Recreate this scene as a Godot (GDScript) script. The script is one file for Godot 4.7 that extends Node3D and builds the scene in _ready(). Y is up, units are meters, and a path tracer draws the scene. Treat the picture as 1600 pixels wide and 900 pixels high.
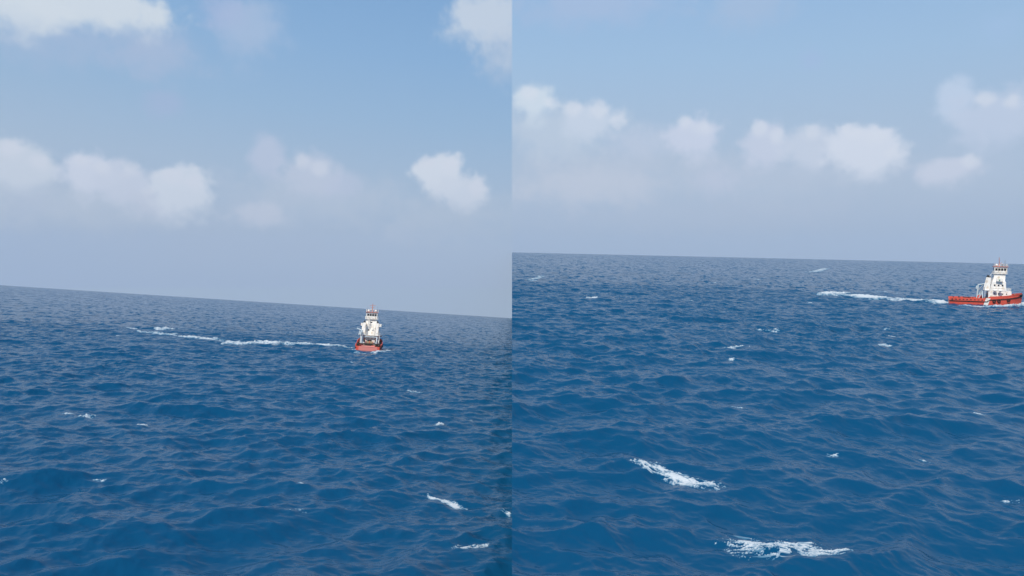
extends Node3D
# Two strips of open sea that meet along the line x = 0, each tilted as its half of the photograph shows it,
# a tug on each of them, their wakes, breaking crests, and a hazy sky with cumulus clouds.

const F := 1130.0            # focal length in pixels of the 1600 x 900 photograph
const EYE := 17.4            # height of the eye above the water
const REACH := 16000.0       # how far the sea sheets go

var rng := RandomNumberGenerator.new()
var noise := FastNoiseLite.new()
var M := {}
var sheets := []             # for each sheet: O, ex, ez, n, rs, ts, pos, side
var taken := {}

# ------------------------------------------------------------------ small helpers
func numbered(called: String) -> String:
	if not taken.has(called):
		taken[called] = 0
		return called
	taken[called] += 1
	return "%s_%03d" % [called, taken[called]]

func lin(r: float, g: float, b: float) -> Color:
	return Color(r, g, b).linear_to_srgb()

func paint(c: Color, rough: float, metal := 0.0, spec := 0.5) -> StandardMaterial3D:
	var m := StandardMaterial3D.new()
	m.albedo_color = c
	m.roughness = rough
	m.metallic = metal
	m.metallic_specular = spec
	return m

func worn(c: Color, stain: Color, rough: float, seed_: int) -> StandardMaterial3D:
	# sea-worn paint: patches and runs of rust in the coat
	var f := FastNoiseLite.new()
	f.seed = seed_
	f.frequency = 0.012
	f.fractal_octaves = 5
	var g := Gradient.new()
	g.offsets = PackedFloat32Array([0.0, 0.58, 0.72, 0.95])
	g.colors = PackedColorArray([c, c, c.lerp(stain, 0.35), stain])
	var t := NoiseTexture2D.new()
	t.noise = f
	t.width = 512
	t.height = 512
	t.seamless = true
	t.color_ramp = g
	var m := paint(Color.WHITE, rough)
	m.albedo_texture = t
	m.uv1_triplanar = true
	m.uv1_scale = Vector3(0.16, 0.07, 0.16)
	return m

func tag(o: Node, label: String, category: String, group := "") -> void:
	o.set_meta("label", label)
	o.set_meta("category", category)
	if group != "":
		o.set_meta("group", group)

func mesh_node(called: String, mesh: Mesh, mat: Material, parent: Node, at := Vector3.ZERO, turn := Vector3.ZERO) -> MeshInstance3D:
	var o := MeshInstance3D.new()
	o.name = called
	o.mesh = mesh
	o.material_override = mat
	o.position = at
	o.rotation = turn
	parent.add_child(o, true)
	return o

func box(called: String, size: Vector3, at: Vector3, mat: Material, parent: Node, turn := Vector3.ZERO) -> MeshInstance3D:
	# a box with chamfered edges
	var b = minf(0.07, 0.2 * minf(size.x, minf(size.y, size.z)))
	var h := size * 0.5
	var pts := PackedVector3Array()
	for sx in [-1.0, 1.0]:
		for sy in [-1.0, 1.0]:
			for sz in [-1.0, 1.0]:
				pts.append(Vector3(sx * (h.x - b), sy * (h.y - b), sz * h.z))
				pts.append(Vector3(sx * (h.x - b), sy * h.y, sz * (h.z - b)))
				pts.append(Vector3(sx * h.x, sy * (h.y - b), sz * (h.z - b)))
	var st := SurfaceTool.new()
	st.begin(Mesh.PRIMITIVE_TRIANGLES)
	var idx := func(sx: int, sy: int, sz: int, k: int) -> int: return ((sx * 2 + sy) * 2 + sz) * 3 + k
	var faces := []
	for s in 2:
		faces.append([idx.call(0, 0, s, 0), idx.call(1, 0, s, 0), idx.call(1, 1, s, 0), idx.call(0, 1, s, 0)])
		faces.append([idx.call(0, s, 0, 1), idx.call(1, s, 0, 1), idx.call(1, s, 1, 1), idx.call(0, s, 1, 1)])
		faces.append([idx.call(s, 0, 0, 2), idx.call(s, 1, 0, 2), idx.call(s, 1, 1, 2), idx.call(s, 0, 1, 2)])
		for t in 2:
			faces.append([idx.call(0, s, t, 0), idx.call(1, s, t, 0), idx.call(1, s, t, 1), idx.call(0, s, t, 1)])
			faces.append([idx.call(s, 0, t, 0), idx.call(s, 1, t, 0), idx.call(s, 1, t, 2), idx.call(s, 0, t, 2)])
			faces.append([idx.call(s, t, 0, 1), idx.call(s, t, 1, 1), idx.call(s, t, 1, 2), idx.call(s, t, 0, 2)])
	for s in 2:
		for t in 2:
			for u in 2:
				faces.append([idx.call(s, t, u, 0), idx.call(s, t, u, 1), idx.call(s, t, u, 2)])
	for f in faces:
		face(st, pts, f)
	st.generate_normals()
	return mesh_node(called, st.commit(), mat, parent, at, turn)

func face(st: SurfaceTool, pts: PackedVector3Array, f: Array, centre := Vector3.ZERO) -> void:
	# adds a flat polygon, turned so that it looks away from centre
	var mid := Vector3.ZERO
	for i in f:
		mid += pts[i]
	mid /= f.size()
	var nrm := (pts[f[1]] - pts[f[0]]).cross(pts[f[2]] - pts[f[0]])
	var flip := nrm.dot(mid - centre) > 0.0
	st.set_smooth_group(-1)
	for k in range(1, f.size() - 1):
		var a := pts[f[0]]
		var b := pts[f[k]]
		var c := pts[f[k + 1]]
		if flip:
			st.add_vertex(a); st.add_vertex(c); st.add_vertex(b)
		else:
			st.add_vertex(a); st.add_vertex(b); st.add_vertex(c)

func tube(called: String, a: Vector3, b: Vector3, ra: float, rb: float, mat: Material, parent: Node, sides := 10) -> MeshInstance3D:
	var c := CylinderMesh.new()
	c.bottom_radius = ra
	c.top_radius = rb
	c.height = a.distance_to(b)
	c.radial_segments = sides
	c.rings = 1
	var o := mesh_node(called, c, mat, parent)
	var y := (b - a).normalized()
	var x := y.cross(Vector3.FORWARD if absf(y.z) < 0.9 else Vector3.RIGHT).normalized()
	o.transform = Transform3D(Basis(x, y, x.cross(y)), (a + b) * 0.5)
	return o

func bars(pairs: Array, r: float) -> Mesh:
	# many thin square bars as one mesh (a run of railing, a lattice)
	var st := SurfaceTool.new()
	st.begin(Mesh.PRIMITIVE_TRIANGLES)
	for p in pairs:
		var a: Vector3 = p[0]
		var b: Vector3 = p[1]
		var y := (b - a).normalized()
		var x := y.cross(Vector3.FORWARD if absf(y.z) < 0.9 else Vector3.RIGHT).normalized() * r
		var z := x.cross(y).normalized() * r
		var pts := PackedVector3Array([a - x - z, a + x - z, a + x + z, a - x + z, b - x - z, b + x - z, b + x + z, b - x + z])
		var mid := (a + b) * 0.5
		for f in [[0, 1, 2, 3], [4, 5, 6, 7], [0, 1, 5, 4], [1, 2, 6, 5], [2, 3, 7, 6], [3, 0, 4, 7]]:
			face(st, pts, f, mid)
	st.generate_normals()
	return st.commit()

func house(called: String, bottom: Array, top: Array, y0: float, y1: float, mat: Material, parent: Node) -> MeshInstance3D:
	# a deckhouse: [stern z, bow z, half width aft, half width forward] below and above
	var pts := PackedVector3Array()
	for q in [[bottom, y0], [top, y1]]:
		var p: Array = q[0]
		pts.append_array([Vector3(-p[2], q[1], p[0]), Vector3(p[2], q[1], p[0]), Vector3(p[3], q[1], p[1]), Vector3(-p[3], q[1], p[1])])
	var st := SurfaceTool.new()
	st.begin(Mesh.PRIMITIVE_TRIANGLES)
	var mid := Vector3.ZERO
	for p in pts:
		mid += p / 8.0
	for f in [[0, 1, 2, 3], [4, 5, 6, 7], [0, 1, 5, 4], [1, 2, 6, 5], [2, 3, 7, 6], [3, 0, 4, 7]]:
		face(st, pts, f, mid)
	st.generate_normals()
	return mesh_node(called, st.commit(), mat, parent)

# ------------------------------------------------------------------ waves
const N := 256
var tile_p := []      # displacement of each tile, Vector3
var tile_s := []      # slopes of each tile, Vector2
var tile_l := [121.0, 29.0]
var tile_turn := [0.0, 0.55]

func fft_line(re: PackedFloat32Array, im: PackedFloat32Array, cw: PackedFloat32Array, sw: PackedFloat32Array, rev: PackedInt32Array, a: PackedFloat32Array, b: PackedFloat32Array, start: int, step: int) -> void:
	for i in N:
		var j := start + rev[i] * step
		a[i] = re[j]
		b[i] = im[j]
	var half := 1
	while half < N:
		var jump := N / (half * 2)
		for k in half:
			var c := cw[k * jump]
			var s := sw[k * jump]
			var i := k
			while i < N:
				var o := i + half
				var tr := a[o] * c - b[o] * s
				var ti := a[o] * s + b[o] * c
				a[o] = a[i] - tr
				b[o] = b[i] - ti
				a[i] += tr
				b[i] += ti
				i += half * 2
		half *= 2
	for i in N:
		re[start + i * step] = a[i]
		im[start + i * step] = b[i]

func make_tile(length: float, peak: float, longest: float, shortest: float, wind: Vector2, spread: float, rms: float, chop: float, cw: PackedFloat32Array, sw: PackedFloat32Array, rev: PackedInt32Array) -> void:
	var r0 := PackedFloat32Array(); r0.resize(N * N)
	var i0 := PackedFloat32Array(); i0.resize(N * N)
	var kp := TAU / peak
	var kmin := TAU / longest
	var kmax := TAU / shortest
	for y in N:
		var ky := TAU * float(y if y < N / 2 else y - N) / length
		for x in N:
			var kx := TAU * float(x if x < N / 2 else x - N) / length
			var k := sqrt(kx * kx + ky * ky)
			var ga := rng.randfn()
			var gb := rng.randfn()
			if k < kmin or k > kmax:
				continue
			var c := (kx * wind.x + ky * wind.y) / k
			var d := spread + (1.0 - spread) * c * c
			if c < 0.0:
				d *= 0.25
			var amp := sqrt(exp(-1.25 * kp * kp / (k * k)) / pow(k, 3.6) * d)
			r0[y * N + x] = ga * amp
			i0[y * N + x] = gb * amp
	var ra := PackedFloat32Array(); ra.resize(N * N)
	var ia := PackedFloat32Array(); ia.resize(N * N)
	var rb := PackedFloat32Array(); rb.resize(N * N)
	var ib := PackedFloat32Array(); ib.resize(N * N)
	for y in N:
		var ky := TAU * float(y if y < N / 2 else y - N) / length
		for x in N:
			var kx := TAU * float(x if x < N / 2 else x - N) / length
			var k := maxf(sqrt(kx * kx + ky * ky), 1e-6)
			var j := y * N + x
			var j2 := ((N - y) % N) * N + (N - x) % N
			var hr := r0[j] + r0[j2]
			var hi := i0[j] - i0[j2]
			# a: height + i * (sideways x), where sideways = -i k/|k| h ; b: sideways z
			var ux := kx / k
			var uz := ky / k
			var dxr := hi * ux
			var dxi := -hr * ux
			ra[j] = hr - dxi
			ia[j] = hi + dxr
			rb[j] = hi * uz
			ib[j] = -hr * uz
	var a := PackedFloat32Array(); a.resize(N)
	var b := PackedFloat32Array(); b.resize(N)
	for l in N:
		fft_line(ra, ia, cw, sw, rev, a, b, l * N, 1)
		fft_line(rb, ib, cw, sw, rev, a, b, l * N, 1)
	for l in N:
		fft_line(ra, ia, cw, sw, rev, a, b, l, N)
		fft_line(rb, ib, cw, sw, rev, a, b, l, N)
	var sum := 0.0
	for j in N * N:
		sum += ra[j] * ra[j]
	var k := rms / sqrt(sum / (N * N))
	var ps := PackedVector3Array(); ps.resize(N * N)
	for j in N * N:
		ps[j] = Vector3(-ia[j] * k * chop, ra[j] * k, -rb[j] * k * chop)
	var ss := PackedVector2Array(); ss.resize(N * N)
	var cell := length / N
	for y in N:
		for x in N:
			var px := (ps[y * N + (x + 1) % N] - ps[y * N + (x + N - 1) % N]) / (2.0 * cell) + Vector3(1, 0, 0)
			var pz := (ps[((y + 1) % N) * N + x] - ps[((y + N - 1) % N) * N + x]) / (2.0 * cell) + Vector3(0, 0, 1)
			var nn := pz.cross(px)
			nn.y = maxf(nn.y, 0.15)
			ss[y * N + x] = Vector2(-nn.x / nn.y, -nn.z / nn.y)
	tile_p.append(ps)
	tile_s.append(ss)

func make_waves() -> void:
	var cw := PackedFloat32Array(); cw.resize(N)
	var sw := PackedFloat32Array(); sw.resize(N)
	var rev := PackedInt32Array(); rev.resize(N)
	for i in N:
		cw[i] = cos(TAU * i / N)
		sw[i] = sin(TAU * i / N)
		var v := 0
		for bit in 8:
			if i & (1 << bit):
				v |= 1 << (7 - bit)
		rev[i] = v
	make_tile(tile_l[0], 20.0, 70.0, 2.0, Vector2(0.22, 0.97).normalized(), 0.14, 0.29, 0.85, cw, sw, rev)
	make_tile(tile_l[1], 6.0, 2.4, 0.3, Vector2(0.1, 0.99).normalized(), 0.3, 0.027, 0.7, cw, sw, rev)

# ------------------------------------------------------------------ the two sheets of sea
func pixel_ray(px: float, py: float) -> Vector3:
	return Vector3((px - 800.0) / F, (450.0 - py) / F, -1.0)

var patch := FastNoiseLite.new()

func make_sheet(side: float, h0: Vector2, h1: Vector2, shift: Vector2, rs: PackedFloat32Array, ts: PackedFloat32Array) -> Dictionary:
	var d0 := pixel_ray(h0.x, h0.y)
	var d1 := pixel_ray(h1.x, h1.y)
	var n := d0.cross(d1).normalized()
	if n.y < 0.0:
		n = -n
	var ez := Vector3.RIGHT.cross(n).normalized()
	var ex := n.cross(ez).normalized()
	var O := Vector3(0, EYE - EYE / n.y, 0)
	var nr := rs.size()
	var nt := ts.size()
	var pos := PackedVector3Array(); pos.resize(nr * nt)
	var nor := PackedVector3Array(); nor.resize(nr * nt)
	var p0: PackedVector3Array = tile_p[0]
	var p1: PackedVector3Array = tile_p[1]
	var s0: PackedVector2Array = tile_s[0]
	var s1: PackedVector2Array = tile_s[1]
	var g0 := float(N) / float(tile_l[0])
	var g1 := float(N) / float(tile_l[1])
	var c1 := cos(float(tile_turn[1]))
	var n1 := sin(float(tile_turn[1]))
	for i in nr:
		var r := rs[i]
		var far := 1.0 / (1.0 + pow(r / 900.0, 2.0))          # the sheet is too coarse out there for single waves
		var fine := 1.0 / (1.0 + pow(r / 260.0, 4.0))
		for j in nt:
			var th := ts[j]
			var x := side * r * sin(th)
			var z := -r * cos(th)
			# first tile, slightly bent so that it does not repeat in rows
			var wx := x + shift.x + 9.0 * sin(z * 0.011 + shift.y)
			var wz := z + shift.y + 9.0 * sin(x * 0.013 + shift.x)
			var u := wx * g0
			var v := wz * g0
			var uf := floorf(u)
			var vf := floorf(v)
			var fu := u - uf
			var fv := v - vf
			var x0 := int(uf) & 255
			var y0 := (int(vf) & 255) << 8
			var x1 := (x0 + 1) & 255
			var y1 := (y0 + 256) & 65535
			var d := p0[y0 + x0].lerp(p0[y0 + x1], fu).lerp(p0[y1 + x0].lerp(p0[y1 + x1], fu), fv)
			var s := s0[y0 + x0].lerp(s0[y0 + x1], fu).lerp(s0[y1 + x0].lerp(s0[y1 + x1], fu), fv)
			# a second train of waves across the first, and gusts that roughen some patches and leave others
			var gust := 1.0 + 0.55 * patch.get_noise_2d(x + shift.x * 7.0, z * 0.7)
			var kx := (0.62 * wx - 0.78 * wz) * 1.63 * g0 + 77.0
			var kz := (0.78 * wx + 0.62 * wz) * 1.63 * g0
			uf = floorf(kx)
			vf = floorf(kz)
			fu = kx - uf
			fv = kz - vf
			x0 = int(uf) & 255
			y0 = (int(vf) & 255) << 8
			x1 = (x0 + 1) & 255
			y1 = (y0 + 256) & 65535
			var d2 := p0[y0 + x0].lerp(p0[y0 + x1], fu).lerp(p0[y1 + x0].lerp(p0[y1 + x1], fu), fv) * 0.27
			var s2 := s0[y0 + x0].lerp(s0[y0 + x1], fu).lerp(s0[y1 + x0].lerp(s0[y1 + x1], fu), fv) * 0.45
			d += Vector3(0.62 * d2.x + 0.78 * d2.z, d2.y, -0.78 * d2.x + 0.62 * d2.z) * gust
			s += Vector2(0.62 * s2.x + 0.78 * s2.y, -0.78 * s2.x + 0.62 * s2.y) * gust
			d *= far
			if true:
				var qx := c1 * wx + n1 * wz
				var qz := -n1 * wx + c1 * wz
				u = qx * g1
				v = qz * g1
				uf = floorf(u)
				vf = floorf(v)
				fu = u - uf
				fv = v - vf
				x0 = int(uf) & 255
				y0 = (int(vf) & 255) << 8
				x1 = (x0 + 1) & 255
				y1 = (y0 + 256) & 65535
				var e := p1[y0 + x0].lerp(p1[y0 + x1], fu).lerp(p1[y1 + x0].lerp(p1[y1 + x1], fu), fv)
				var t := s1[y0 + x0].lerp(s1[y0 + x1], fu).lerp(s1[y1 + x0].lerp(s1[y1 + x1], fu), fv)
				e *= fine * gust
				t *= gust
				d += Vector3(c1 * e.x - n1 * e.z, e.y, n1 * e.x + c1 * e.z)
				s += Vector2(c1 * t.x - n1 * t.y, n1 * t.x + c1 * t.y)
			if r < 6.0:
				d *= r / 6.0
			var edge := minf(1.0, absf(x) / 1.5)
			d.x *= edge
			pos[i * nt + j] = O + ex * (x + d.x) + ez * (z + d.z) + Vector3(0, d.y, 0)
			nor[i * nt + j] = (n - ex * s.x - ez * s.y).normalized()
	return {"O": O, "ex": ex, "ez": ez, "n": n, "rs": rs, "ts": ts, "pos": pos, "nor": nor, "side": side}

func sheet_mesh(sh: Dictionary, lower) -> ArrayMesh:
	var rs: PackedFloat32Array = sh.rs
	var nt: int = sh.ts.size()
	var nr := rs.size()
	var pos: PackedVector3Array = sh.pos.duplicate()
	var nor: PackedVector3Array = sh.nor.duplicate()
	var ind := PackedInt32Array()
	ind.resize((nr - 1) * (nt - 1) * 6)
	var k := 0
	var right: bool = sh.side > 0.0
	for i in nr - 1:
		for j in nt - 1:
			var a := i * nt + j
			var b := a + 1
			var c := a + nt
			var d := c + 1
			if right:
				ind[k] = a; ind[k + 1] = c; ind[k + 2] = b
				ind[k + 3] = b; ind[k + 4] = c; ind[k + 5] = d
			else:
				ind[k] = a; ind[k + 1] = b; ind[k + 2] = c
				ind[k + 3] = b; ind[k + 4] = d; ind[k + 5] = c
			k += 6
	if lower != null:
		# the step of water between the two sheets
		for col in [0, nt - 1]:
			var base := pos.size()
			for i in nr:
				pos.append(sh.pos[i * nt + col])
				pos.append(lower.pos[i * nt + col])
				nor.append(Vector3.LEFT)
				nor.append(Vector3.LEFT)
			for i in nr - 1:
				var q := base + i * 2
				ind.append_array(PackedInt32Array([q, q + 1, q + 2, q + 2, q + 1, q + 3]))
	var arr := []
	arr.resize(Mesh.ARRAY_MAX)
	arr[Mesh.ARRAY_VERTEX] = pos
	arr[Mesh.ARRAY_NORMAL] = nor
	arr[Mesh.ARRAY_INDEX] = ind
	var m := ArrayMesh.new()
	m.add_surface_from_arrays(Mesh.PRIMITIVE_TRIANGLES, arr)
	return m

func sea_at(sh: Dictionary, q: Vector2) -> Vector3:
	# a point of the built water surface above sheet coordinates q
	var rs: PackedFloat32Array = sh.rs
	var ts: PackedFloat32Array = sh.ts
	var r := q.length()
	var t := atan2(q.x * sh.side, -q.y)
	var i := clampi(rs.bsearch(r) - 1, 0, rs.size() - 2)
	var j := clampi(ts.bsearch(t) - 1, 0, ts.size() - 2)
	var fr := (r - rs[i]) / (rs[i + 1] - rs[i])
	var ft := (t - ts[j]) / (ts[j + 1] - ts[j])
	var nt := ts.size()
	var pos: PackedVector3Array = sh.pos
	var a := i * nt + j
	return pos[a].lerp(pos[a + 1], ft).lerp(pos[a + nt].lerp(pos[a + nt + 1], ft), fr)

func on_sheet(sh: Dictionary, px: float, py: float) -> Vector2:
	# where the line of sight through a pixel meets the sheet, in sheet coordinates
	var d := pixel_ray(px, py)
	var eye := Vector3(0, EYE, 0)
	var t: float = (sh.O - eye).dot(sh.n) / d.dot(sh.n)
	var p: Vector3 = eye + d * t - sh.O
	return Vector2(p.dot(sh.ex), p.dot(sh.ez))

# ------------------------------------------------------------------ foam
func foam_strip(st: SurfaceTool, sh: Dictionary, pts: Array, widths: Array, cell: float, cover: float, high: float, grain: float, seed_: int, lace := 0.35) -> void:
	# a ribbon of froth lying on the water: thick where the froth is thick, under water where there is none
	noise.seed = seed_
	noise.frequency = grain
	var along := [0.0]
	for i in range(1, pts.size()):
		along.append(along[-1] + pts[i].distance_to(pts[i - 1]))
	var total: float = along[-1]
	var nl := maxi(4, int(total / cell))
	var wmax := 0.0
	for w in widths:
		wmax = maxf(wmax, w)
	var nw := maxi(4, int(2.0 * wmax / cell))
	var rows := []
	for a in nl + 1:
		var l := total * a / nl
		var k := 0
		while k < pts.size() - 2 and along[k + 1] < l:
			k += 1
		var f := clampf((l - along[k]) / maxf(along[k + 1] - along[k], 1e-4), 0.0, 1.0)
		var c: Vector2 = pts[k].lerp(pts[k + 1], f)
		var dir: Vector2 = (pts[k + 1] - pts[k]).normalized()
		var across := Vector2(-dir.y, dir.x)
		var w := lerpf(widths[k], widths[k + 1], f)
		var row := []
		for b in nw + 1:
			var s := -1.0 + 2.0 * b / nw
			var q := c + across * s * w
			var ends := minf(1.0, minf(l, total - l) / (0.22 * total + 0.01))
			var m := cover + (1.0 - s * s) * (0.35 + 0.65 * ends) - 1.0
			var e := Vector2(l * 0.55, s * w)          # froth is drawn out along the ribbon
			var clots := 0.85 * noise.get_noise_2d(e.x, e.y) + 0.7 * noise.get_noise_2d(e.x * 3.1 + 40.0, e.y * 3.1) - 0.1
			var threads := 0.42 - 2.6 * absf(noise.get_noise_2d(e.x * 1.6 + 11.0, e.y * 1.6)) + 0.6 * noise.get_noise_2d(e.x * 0.7, e.y * 0.9 + 60.0)
			m += lerpf(clots, threads, lace) + 0.45 * noise.get_noise_2d(q.x * 8.3 + 80.0, q.y * 7.7)
			if absf(s) > 0.99 or a == 0 or a == nl:
				m = minf(m, -0.2)
			var p := sea_at(sh, q)
			p.y += high * (minf(m, 0.5) + 0.25 * noise.get_noise_2d(q.x * 7.0, q.y * 7.0 + 9.0) * clampf(m * 3.0, 0.0, 1.0))
			var thick := smoothstep(0.0, 0.5, m + 0.3 * noise.get_noise_2d(q.x * 13.0, q.y * 13.0 + 30.0))
			row.append([p, m, Color(0.06, 0.17, 0.28).lerp(Color(0.48, 0.54, 0.59), thick)])
		rows.append(row)
	st.set_smooth_group(0)
	for a in nl:
		for b in nw:
			var q0: Array = rows[a][b]
			var q1: Array = rows[a + 1][b]
			var q2: Array = rows[a + 1][b + 1]
			var q3: Array = rows[a][b + 1]
			if maxf(maxf(q0[1], q1[1]), maxf(q2[1], q3[1])) <= 0.0:
				continue
			var nrm: Vector3 = (q1[0] - q0[0]).cross(q3[0] - q0[0])
			var order := [q0, q3, q1, q1, q3, q2] if nrm.y > 0.0 else [q0, q1, q3, q1, q2, q3]
			for v in order:
				st.set_color(v[2])
				st.add_vertex(v[0])

func new_st() -> SurfaceTool:
	var st := SurfaceTool.new()
	st.begin(Mesh.PRIMITIVE_TRIANGLES)
	return st

func foam_done(called: String, st: SurfaceTool) -> MeshInstance3D:
	st.generate_normals()
	return mesh_node(numbered(called), st.commit(), M.foam, self)

func whitecap(sh: Dictionary, pix: Array, depth: float, cover: float, high: float, seed_: int, label: String, group := "", lace := 0.35) -> void:
	# pix: pixels along the crest; depth: half width in metres
	var pts := []
	var widths := []
	for p in pix:
		pts.append(on_sheet(sh, p[0], p[1]))
		widths.append(depth)
	var dist: float = pts[0].length()
	var cell := clampf(dist * 0.0008, 0.04, 0.4)
	var st := new_st()
	foam_strip(st, sh, pts, widths, cell, cover, high, clampf(38.0 / dist, 0.12, 0.75), seed_, lace)
	tag(foam_done("whitecap", st), label, "whitecap", group)

# ------------------------------------------------------------------ the tug
func tug_stations() -> Array:
	# s from stern, half beam at rail, half beam at water, rail height, deck height
	return [
		[0.0, 4.75, 4.4, 2.7, 1.7], [0.5, 5.0, 4.75, 2.75, 1.7], [2.5, 5.2, 5.05, 2.8, 1.7], [8.0, 5.3, 5.2, 2.85, 1.75],
		[14.0, 5.3, 5.2, 2.95, 1.8], [15.6, 5.3, 5.2, 3.1, 1.85], [16.6, 5.3, 5.15, 3.7, 2.6], [20.0, 5.25, 4.95, 4.0, 2.9],
		[23.5, 4.9, 4.2, 4.35, 3.2], [26.0, 4.15, 3.0, 4.75, 3.6], [28.0, 2.85, 1.6, 5.1, 3.95], [29.2, 1.5, 0.7, 5.35, 4.2], [29.9, 0.35, 0.15, 5.5, 4.4]]

func tug() -> Node3D:
	var t := Node3D.new()
	t.name = numbered("tugboat")
	add_child(t)
	var S := tug_stations()
	# --- hull: outer skin, rail cap, inner side of the bulwark, transom
	var st := new_st()
	var prof := func(q: Array) -> Array:
		var z: float = 15.0 - q[0]
		var flare: float = 0.55
		return [
			Vector3(maxf(q[1] - 0.16, 0.1), q[4] - 0.1, z), Vector3(maxf(q[1] - 0.16, 0.1), q[3], z), Vector3(q[1], q[3], z),
			Vector3(lerpf(q[2], q[1], flare), q[3] * 0.5, z), Vector3(q[2], 0.0, z + (0.5 if q[0] > 29.0 else 0.0)),
			Vector3(q[2] * 0.93, -1.1, z + (1.0 if q[0] > 29.0 else 0.0)), Vector3(q[2] * 0.5, -2.2, z + (2.0 if q[0] > 28.5 else 0.0))]
	for side in [-1.0, 1.0]:
		for i in S.size() - 1:
			var a: Array = prof.call(S[i])
			var b: Array = prof.call(S[i + 1])
			for k in 6:
				var v := PackedVector3Array([a[k], b[k], b[k + 1], a[k + 1]])
				for w in 4:
					v[w].x *= side
				st.set_smooth_group(-1 if k < 2 else 1)
				var order := [0, 1, 2, 0, 2, 3] if side > 0.0 else [0, 2, 1, 0, 3, 2]
				for w in order:
					st.add_vertex(v[w])
	# transom, bow end, bottom
	for e in [0, S.size() - 1]:
		var a: Array = prof.call(S[e])
		var lip := 2.15 if e == 0 else 5.45
		var pts := PackedVector3Array([Vector3(-a[3].x, lip, a[3].z), Vector3(a[3].x, lip, a[3].z), a[3], a[4], a[5], a[6]])
		for k in [6, 5, 4, 3]:
			pts.append(Vector3(-a[k].x, a[k].y, a[k].z))
		face(st, pts, [0, 1, 2, 3, 4, 5, 6, 7, 8, 9], Vector3.ZERO)
	st.generate_normals()
	var hull := mesh_node("hull", st.commit(), M.red, t)
	# --- deck plating
	st = new_st()
	for i in S.size() - 1:
		var a: Array = S[i]
		var b: Array = S[i + 1]
		var pts := PackedVector3Array([Vector3(-a[1] + 0.1, a[4], 15.0 - a[0]), Vector3(a[1] - 0.1, a[4], 15.0 - a[0]), Vector3(maxf(b[1] - 0.1, 0.05), b[4], 15.0 - b[0]), Vector3(-maxf(b[1] - 0.1, 0.05), b[4], 15.0 - b[0])])
		face(st, pts, [0, 1, 2, 3], Vector3(0, -20, 7.0))
	st.generate_normals()
	mesh_node("deck", st.commit(), M.deck, t)
	# --- white band, rubber strakes, scuttles and freeing ports on both sides
	for side in [-1.0, 1.0]:
		st = new_st()
		var band := PackedVector3Array()
		for q in [[14.1, 0.0], [15.9, 0.0], [16.9, 1.0], [15.1, 1.0]]:
			for o in [0.03, -0.1]:
				band.append(Vector3(side * (lerpf(5.2, 5.3, q[1]) + o), lerpf(0.15, 3.02, q[1]), 15.0 - q[0]))
		for f in [[0, 2, 4, 6], [1, 3, 5, 7], [0, 2, 3, 1], [2, 4, 5, 3], [4, 6, 7, 5], [6, 0, 1, 7]]:
			face(st, band, f, Vector3(side * 5.2, 1.6, -0.5))
		st.generate_normals()
		mesh_node("white_band", st.commit(), M.white, hull)
		for k in 9:
			var q := 1.2 + k * 1.55
			box("freeing_port", Vector3(0.05, 0.32, 0.75), Vector3(side * 5.29, 2.15, 15.0 - q), M.dark, hull)
		var strake := []
		for i in S.size() - 1:
			var a: Array = S[i]
			var b: Array = S[i + 1]
			var ha: float = a[4] - 0.25
			var hb: float = b[4] - 0.25
			strake.append([Vector3(side * (lerpf(a[2], a[1], ha / a[3]) + 0.04), ha, 15.0 - a[0]), Vector3(side * (lerpf(b[2], b[1], hb / b[3]) + 0.04), hb, 15.0 - b[0])])
		mesh_node("rubbing_strake", bars(strake, 0.15), M.rubber, hull)
		# tyre fenders hung along the side
		for q in [[18.4, 5.17, 2.0], [20.3, 5.1, 2.2], [24.2, 4.5, 2.5]]:
			var tor := TorusMesh.new()
			tor.inner_radius = 0.3
			tor.outer_radius = 0.75
			tor.rings = 14
			tor.ring_segments = 8
			mesh_node("tyre_fender", tor, M.rubber, t, Vector3(side * (q[1] + 0.2), q[2], 15.0 - q[0]), Vector3(0, 0, PI / 2))
		# bulwark stays inside
		for k in 8:
			box("bulwark_stay", Vector3(0.3, 0.95, 0.08), Vector3(side * 4.98, 2.25, 15.0 - 1.6 - k * 1.6), M.red, hull)
	# bow fender
	var bow := []
	for side in [-1.0, 1.0]:
		bow.append([Vector3(side * 2.0, 4.4, -13.75), Vector3(side * 1.2, 4.6, -14.55)])
		bow.append([Vector3(side * 1.2, 4.6, -14.55), Vector3(0, 4.75, -14.98)])
	mesh_node("bow_fender", bars(bow, 0.28), M.rubber, t)
	# --- first tier of the deckhouse
	var low := house("deckhouse", [-1.0, -10.6, 3.95, 3.1], [-1.0, -10.3, 3.9, 3.0], 1.8, 6.1, M.white, t)
	for side in [-1.0, 1.0]:
		for k in 4:
			var port := CylinderMesh.new()
			port.top_radius = 0.26
			port.bottom_radius = 0.26
			port.height = 0.08
			port.radial_segments = 12
			var z := -3.6 - k * 1.6
			var hw := lerpf(3.93, 3.05, (-1.0 - z) / 9.4)
			var ring := mesh_node("porthole", port, M.grey, low, Vector3(side * (hw + 0.03), 4.9, z), Vector3(0, 0, PI / 2))
			var pane := CylinderMesh.new()
			pane.top_radius = 0.2
			pane.bottom_radius = 0.2
			pane.height = 0.09
			pane.radial_segments = 12
			mesh_node("pane", pane, M.glass, ring, Vector3(0, -0.012 * side, 0))
		var dr := box("door", Vector3(0.08, 1.9, 0.85), Vector3(side * 3.92, 3.2, -2.2), M.cream, low)
		box("handle", Vector3(0.08, 0.08, 0.2), Vector3(side * 0.07, 0, 0.25), M.dark, dr)
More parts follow.
